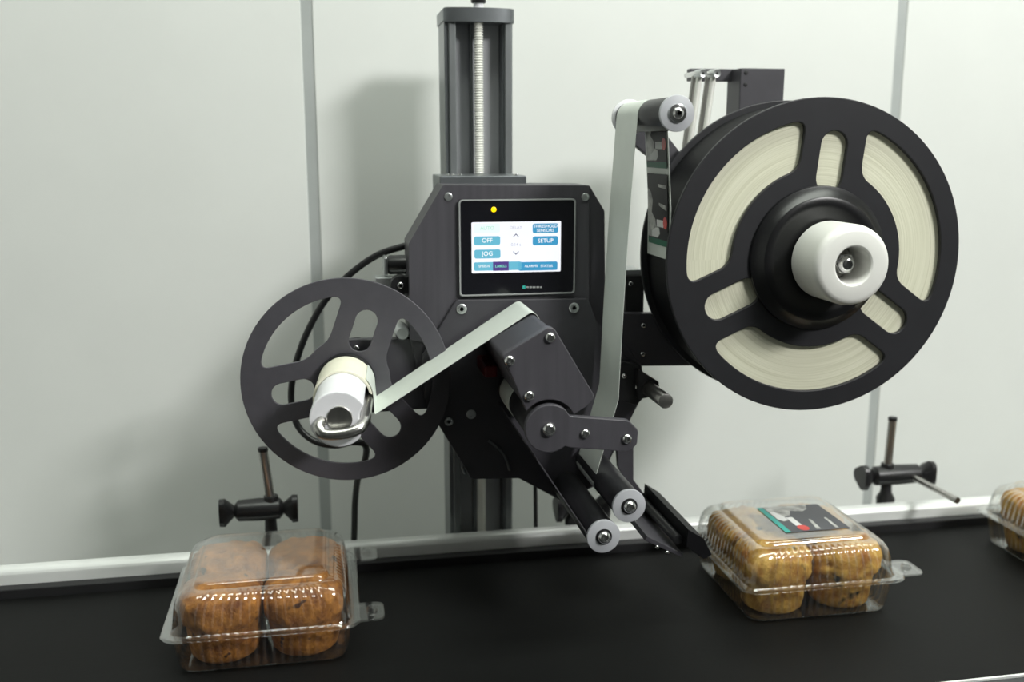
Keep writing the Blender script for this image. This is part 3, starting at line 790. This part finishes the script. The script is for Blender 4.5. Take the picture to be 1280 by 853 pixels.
# release liner from the applicator block to the take-up hub
N0 = P(652, 381.5, W1); N1 = P(668, 396.5, W1+.0)
blk = round_poly([P(628, 447, FPY), P(690, 409, FPY), P(742, 497, FPY)], [.005, .006, .004])
bc = P(690, 409, FPY); bright = P(742, 497, FPY)
dv = Vector((bright[0]-bc[0], bright[1]-bc[1])).normalized(); nv = Vector((-dv.y, dv.x))
if nv.y < 0: nv = -nv
off = .0012
start = [(bc[0]+dv.x*d+nv.x*off, bc[1]+dv.y*d+nv.y*off) for d in (.060, .045, .03, .012, .007)]
corner = (TX+.0300, TZ-.0170)
bt = Vector((P(628, 447, FPY)[0]-bc[0], P(628, 447, FPY)[1]-bc[1])).normalized()
pk = (bc[0]+.0008, bc[1]+.0020)
A = Vector(start[-1]); B = Vector((bc[0], bc[1]))+Vector((corner[0]-bc[0], corner[1]-bc[1])).normalized()*.008+Vector((-.0004, .0022))
top = []
for k in range(1, 9):
    t = k/9; c = Vector((bc[0]+.0004, bc[1]+.0034)); top.append(tuple(A*(1-t)**2+c*2*t*(1-t)+B*t*t))
lp = start+top+[tuple(B)]
for k in range(1, 10):
    t = k/10; lp.append((B.x+(corner[0]+.002-B.x)*t, B.y+(corner[1]+.001-B.y)*t))
ring_r = .0284
lp += [(corner[0]+.0006, corner[1]+.0002), (corner[0], corner[1]+.001), (corner[0]-.0003, corner[1]+.004), (TX+.0294, TZ-.006)]
lp += arc(TX, TZ, ring_r+.0010, 4, 40, 8)
lme = strip(lp, W0, W1, .0005)
for v in lme.vertices:            # the web follows the slightly tilted take-up axis
    wgt = min(1, max(0, 1-(v.co.x-TX-.03)/.16)); v.co.x += math.tan(-TILT)*(v.co.y+.012)*wgt
lin = part('release_liner', lme, M['paper'], None)
tag(lin, 'pale backing paper strip running from the applicator block to the take-up hub', 'paper strip')
ring_o = [(TX+ring_r*cos(radians(a)), TZ+ring_r*sin(radians(a))) for a in range(8, 312, 6)]
ring_i = [(TX+(HR+.0003)*cos(radians(a)), TZ+(HR+.0003)*sin(radians(a))) for a in range(306, 10, -6)]
lr = part('wound_liner', recentre(prism(ring_o+ring_i, -.0885, -.0225, bevel=.0003), (TX, -.012, TZ)), M['cream'], None, (TX, -.012, TZ))
lr.rotation_euler.z = TILT
tag(lr, 'cream ring of spent backing paper wound around the white hub', 'paper roll')

# ------------------------------------------------------------------ cables
def cable_pts(l): return [(*(P(a, b, y)[0:1]), y, P(a, b, y)[1]) for a, b, y in l]
cb = part('power_cable', tube(cable_pts([(530, 302, .06), (505, 308, .062), (470, 320, .068), (434, 346, .075), (405, 378, .085), (382, 420, .09), (368, 462, .09), (364, 500, .088), (372, 532, .08), (392, 551, .07), (418, 557, .06), (440, 553, .055), (456, 556, .06), (457, 572, .075), (448, 596, .09), (444, 625, .115), (443, 660, .125), (441, 720, .125), (438, 800, .125)]), .0038, 12), M['blackplastic'], None)
tag(cb, 'black cable looping behind the take-up disc and down behind the rail', 'cable')
cb2 = part('hanging_cable', tube(cable_pts([(668, 560, .07), (669, 600, .112), (669.5, 640, .125), (670, 700, .125), (670, 800, .125)]), .0026, 10), M['blackplastic'], None)
tag(cb2, 'thin black cable hanging straight down beside the column', 'cable')

# ------------------------------------------------------------------ muffins and clamshell boxes
def rr_ring(hx, hy, rad, n_side, n_cor):
    """points + (is_straight, s) around a rounded rectangle"""
    out = []
    cs = [((hx-rad), (hy-rad), 0), (-(hx-rad), (hy-rad), 90), (-(hx-rad), -(hy-rad), 180), ((hx-rad), -(hy-rad), 270)]
    for i in range(4):
        cx, cy, a0 = cs[i]
        for k in range(n_cor+1):
            a = radians(a0+90*k/n_cor); out.append((cx+rad*cos(a), cy+rad*sin(a), cos(a), sin(a), 0.0))
        nx, ny, a1 = cs[(i+1) % 4]
        p = (cx+rad*cos(radians(a0+90)), cy+rad*sin(radians(a0+90))); q = (nx+rad*cos(radians(a1)), ny+rad*sin(radians(a1)))
        a = radians(a0+90)
        for k in range(1, n_side):
            t = k/n_side; out.append((p[0]+(q[0]-p[0])*t, p[1]+(q[1]-p[1])*t, cos(a), sin(a), t))
    return out
def shell(profile, n_side=96, n_cor=8, period=6, cap=True, th=.0005):
    bm = bmesh.new(); rings = []
    for hx, hy, z, rad, rib in profile:
        ring = []
        for x, y, nx, ny, t in rr_ring(hx, hy, rad, n_side, n_cor):
            k = round(t*n_side); d = 0
            if t > .04 and t < .96: d = rib*cos(2*pi*k/period)
            ring.append(bm.verts.new((x+nx*d, y+ny*d, z)))
        rings.append(ring)
    n = len(rings[0])
    for A, B in zip(rings[:-1], rings[1:]):
        for i in range(n): bm.faces.new((A[i], A[(i+1) % n], B[(i+1) % n], B[i]))
    if cap: bm.faces.new(rings[-1])
    bmesh.ops.recalc_face_normals(bm, faces=bm.faces)
    ex = bmesh.ops.solidify(bm, geom=bm.faces[:], thickness=th)
    me = bpy.data.meshes.new('shell'); bm.to_mesh(me); bm.free()
    for p in me.polygons: p.use_smooth = True
    me.set_sharp_from_angle(angle=radians(50))
    me.materials.append(M['clear'])
    return me
RBX = .0009
LID = shell([(.0925, .0915, .0402, .018, 0), (.0915, .0905, .0420, .018, 0), (.0840, .0840, .0420, .015, 0), (.0826, .0826, .0445, .015, RBX*.4), (.0814, .0814, .052, .015, RBX), (.0800, .0800, .062, .015, RBX), (.0780, .0780, .0685, .015, RBX), (.0745, .0745, .0740, .015, RBX*1.0), (.0700, .0700, .0768, .015, RBX*.7), (.0660, .0660, .0776, .014, 0), (.0640, .0640, .0778, .013, 0), (.0622, .0622, .0815, .013, 0), (.0600, .0600, .0828, .012, 0), (.058, .058, .0830, .012, 0)])
BASE = shell([(.0920, .0910, .0392, .018, 0), (.0845, .0845, .0392, .016, 0), (.0826, .0826, .0380, .016, RBX*.4), (.0814, .0814, .028, .016, RBX), (.0795, .0795, .010, .016, RBX), (.0780, .0780, .0035, .016, RBX*.5), (.0750, .0750, .0008, .015, 0), (.070, .070, .0006, .014, 0)])
TAB = box(-.014, .014, -.017, .017, 0, .0016, .0007, 2); 
def tab_mesh():
    o = round_poly([(-.016, -.019), (.014, -.019), (.014, .019), (-.016, .019)], [.001, .010, .010, .001], 8)
    me = prism(o, 0, .0022, [circle(.002, 0, .0055, 20)], bevel=.0006)
    for v in me.vertices: v.co = (v.co.x, v.co.z, v.co.y)
    bm = bmesh.new(); bm.from_mesh(me); bmesh.ops.recalc_face_normals(bm, faces=bm.faces); bm.to_mesh(me); bm.free()
    me.materials.append(M['clear']); return me
TAB = tab_mesh()
DIMPLE = lathe([(0, .0052), (.0035, .0044), (.0050, .0030), (.0054, 0)], 0, 0, 20, 'z'); DIMPLE.materials.append(M['clear'])

def muffin_mesh(seed, wide=1.0):
    rnd = random.Random(seed); off = Vector((rnd.uniform(-50, 50), rnd.uniform(-50, 50), rnd.uniform(-50, 50)))
    prof = [(0, .0), (.020, .0), (.0290, .0008), (.0318, .004), (.0332, .012), (.0344, .022), (.0354, .0315), (.0364, .0350), (.0392, .0375), (.0408, .0420), (.0416, .0475), (.0416, .0525), (.0410, .0572), (.0394, .0616), (.0360, .0656), (.0310, .0686), (.0240, .0708), (.0150, .0722), (.0065, .0728), (0, .0730)]
    n = 80; bm = bmesh.new(); rings = []
    for j, (r, z) in enumerate(prof):
        m = 1 if r == 0 else n; ring = []
        for i in range(m):
            t = 2*pi*i/n; p = Vector((r*wide*cos(t), r*wide*sin(t), z))
            if z > .001:
                k = min(1, max(0, (z-.030)/.012))
                d = (.0005+.0032*k)*noise.noise(p*60+off)+(.0003+.0018*k)*noise.noise(p*170+off)
                cr = noise.noise(p*38+off*1.7)
                if k > .5 and abs(cr) < .09: d -= .0032*(1-abs(cr)/.09)
                nrm = Vector((p.x, p.y, max(0, (z-.044))*2.2)); nrm = nrm.normalized() if nrm.length > 0 else Vector((0, 0, 1))
                p = p+nrm*d
                p.x = math.copysign(.0398*(1-math.exp(-abs(p.x)/.0398*1.0)) if 0 else min(abs(p.x), .0372+.2*max(0, abs(p.x)-.0372)), p.x); p.y = math.copysign(min(abs(p.y), .0372+.2*max(0, abs(p.y)-.0372)), p.y)
                if z < .036: p += Vector((cos(t), sin(t), 0))*.0003*cos(16*t)
            ring.append(bm.verts.new(p))
        rings.append(ring)
    for A, B in zip(rings[:-1], rings[1:]):
        for i in range(n):
            j = (i+1) % n
            if len(A) == 1: bm.faces.new((A[0], B[j], B[i]))
            elif len(B) == 1: bm.faces.new((A[i], A[j], B[0]))
            else: bm.faces.new((A[i], A[j], B[j], B[i]))
    return finish(bm, 70)

def make_box(cx, cy, boxlabel, kind, mlabels, grp, sticker=False, seed=0):
    t = thing('clamshell_box', boxlabel, 'food box', (cx, cy, ZB), 'clear clamshell boxes on the belt')
    bs = part('base', BASE, None, t, (cx, cy, ZB)); ld = part('lid', LID, None, t, (cx, cy, ZB))
    for dy in (-.062, .080):
        for zz in (.0425,):
            tb = part('closing_tab', TAB, None, t, (cx+.1015, cy+dy, ZB+zz-.0025))
            part('snap_button', DIMPLE, None, tb, (cx+.1030, cy+dy, ZB+zz-.0005))
    d = .0386
    spots = ((-d, -d), (d, -d), (-d, d), (d, d))
    for i, (dx, dy) in enumerate(spots):
        me = muffin_mesh(seed+i)
        o = part('muffin', me, M[kind], None, (cx+dx, cy+dy, ZB+.0024))
        o.rotation_euler.z = (i+seed) % 4*pi/2
        tag(o, mlabels[i], 'muffin', grp)
    if sticker:
        w_, h_ = .0735, .0745
        lx0, ly0 = .4672, -.104
        def fn(u, v, h): return (lx0+u, ly0+v, ZB+.08345+h)
        build_label(t, fn, w_, h_, 'charcoal', 'product_label', 'dark printed label with teal edge and red mark', 'teal')
    return t
make_box(-.0735, -.0580, 'clear clamshell box holding four brown muffins at lower left', 'muffin1',
         ['front left muffin in the left box of brown muffins', 'front right muffin in the left box of brown muffins', 'back left muffin in the left box of brown muffins', 'back right muffin in the left box of brown muffins'], 'brown muffins in the left box', False, 3)
make_box(.4950, -.0600, 'clear clamshell box of golden muffins with a dark label on its lid', 'muffin2',
         ['front left golden muffin in the labelled box', 'front right golden muffin in the labelled box', 'back left golden muffin in the labelled box', 'back right golden muffin in the labelled box'], 'golden muffins in the labelled box', True, 21)
make_box(.8760, -.0580, 'clear clamshell box of golden muffins cut off by the right picture edge', 'muffin2',
         ['front left golden muffin in the box at the right edge', 'front right golden muffin in the box at the right edge', 'back left golden muffin in the box at the right edge', 'back right golden muffin in the box at the right edge'], 'golden muffins in the box at the right edge', False, 57)
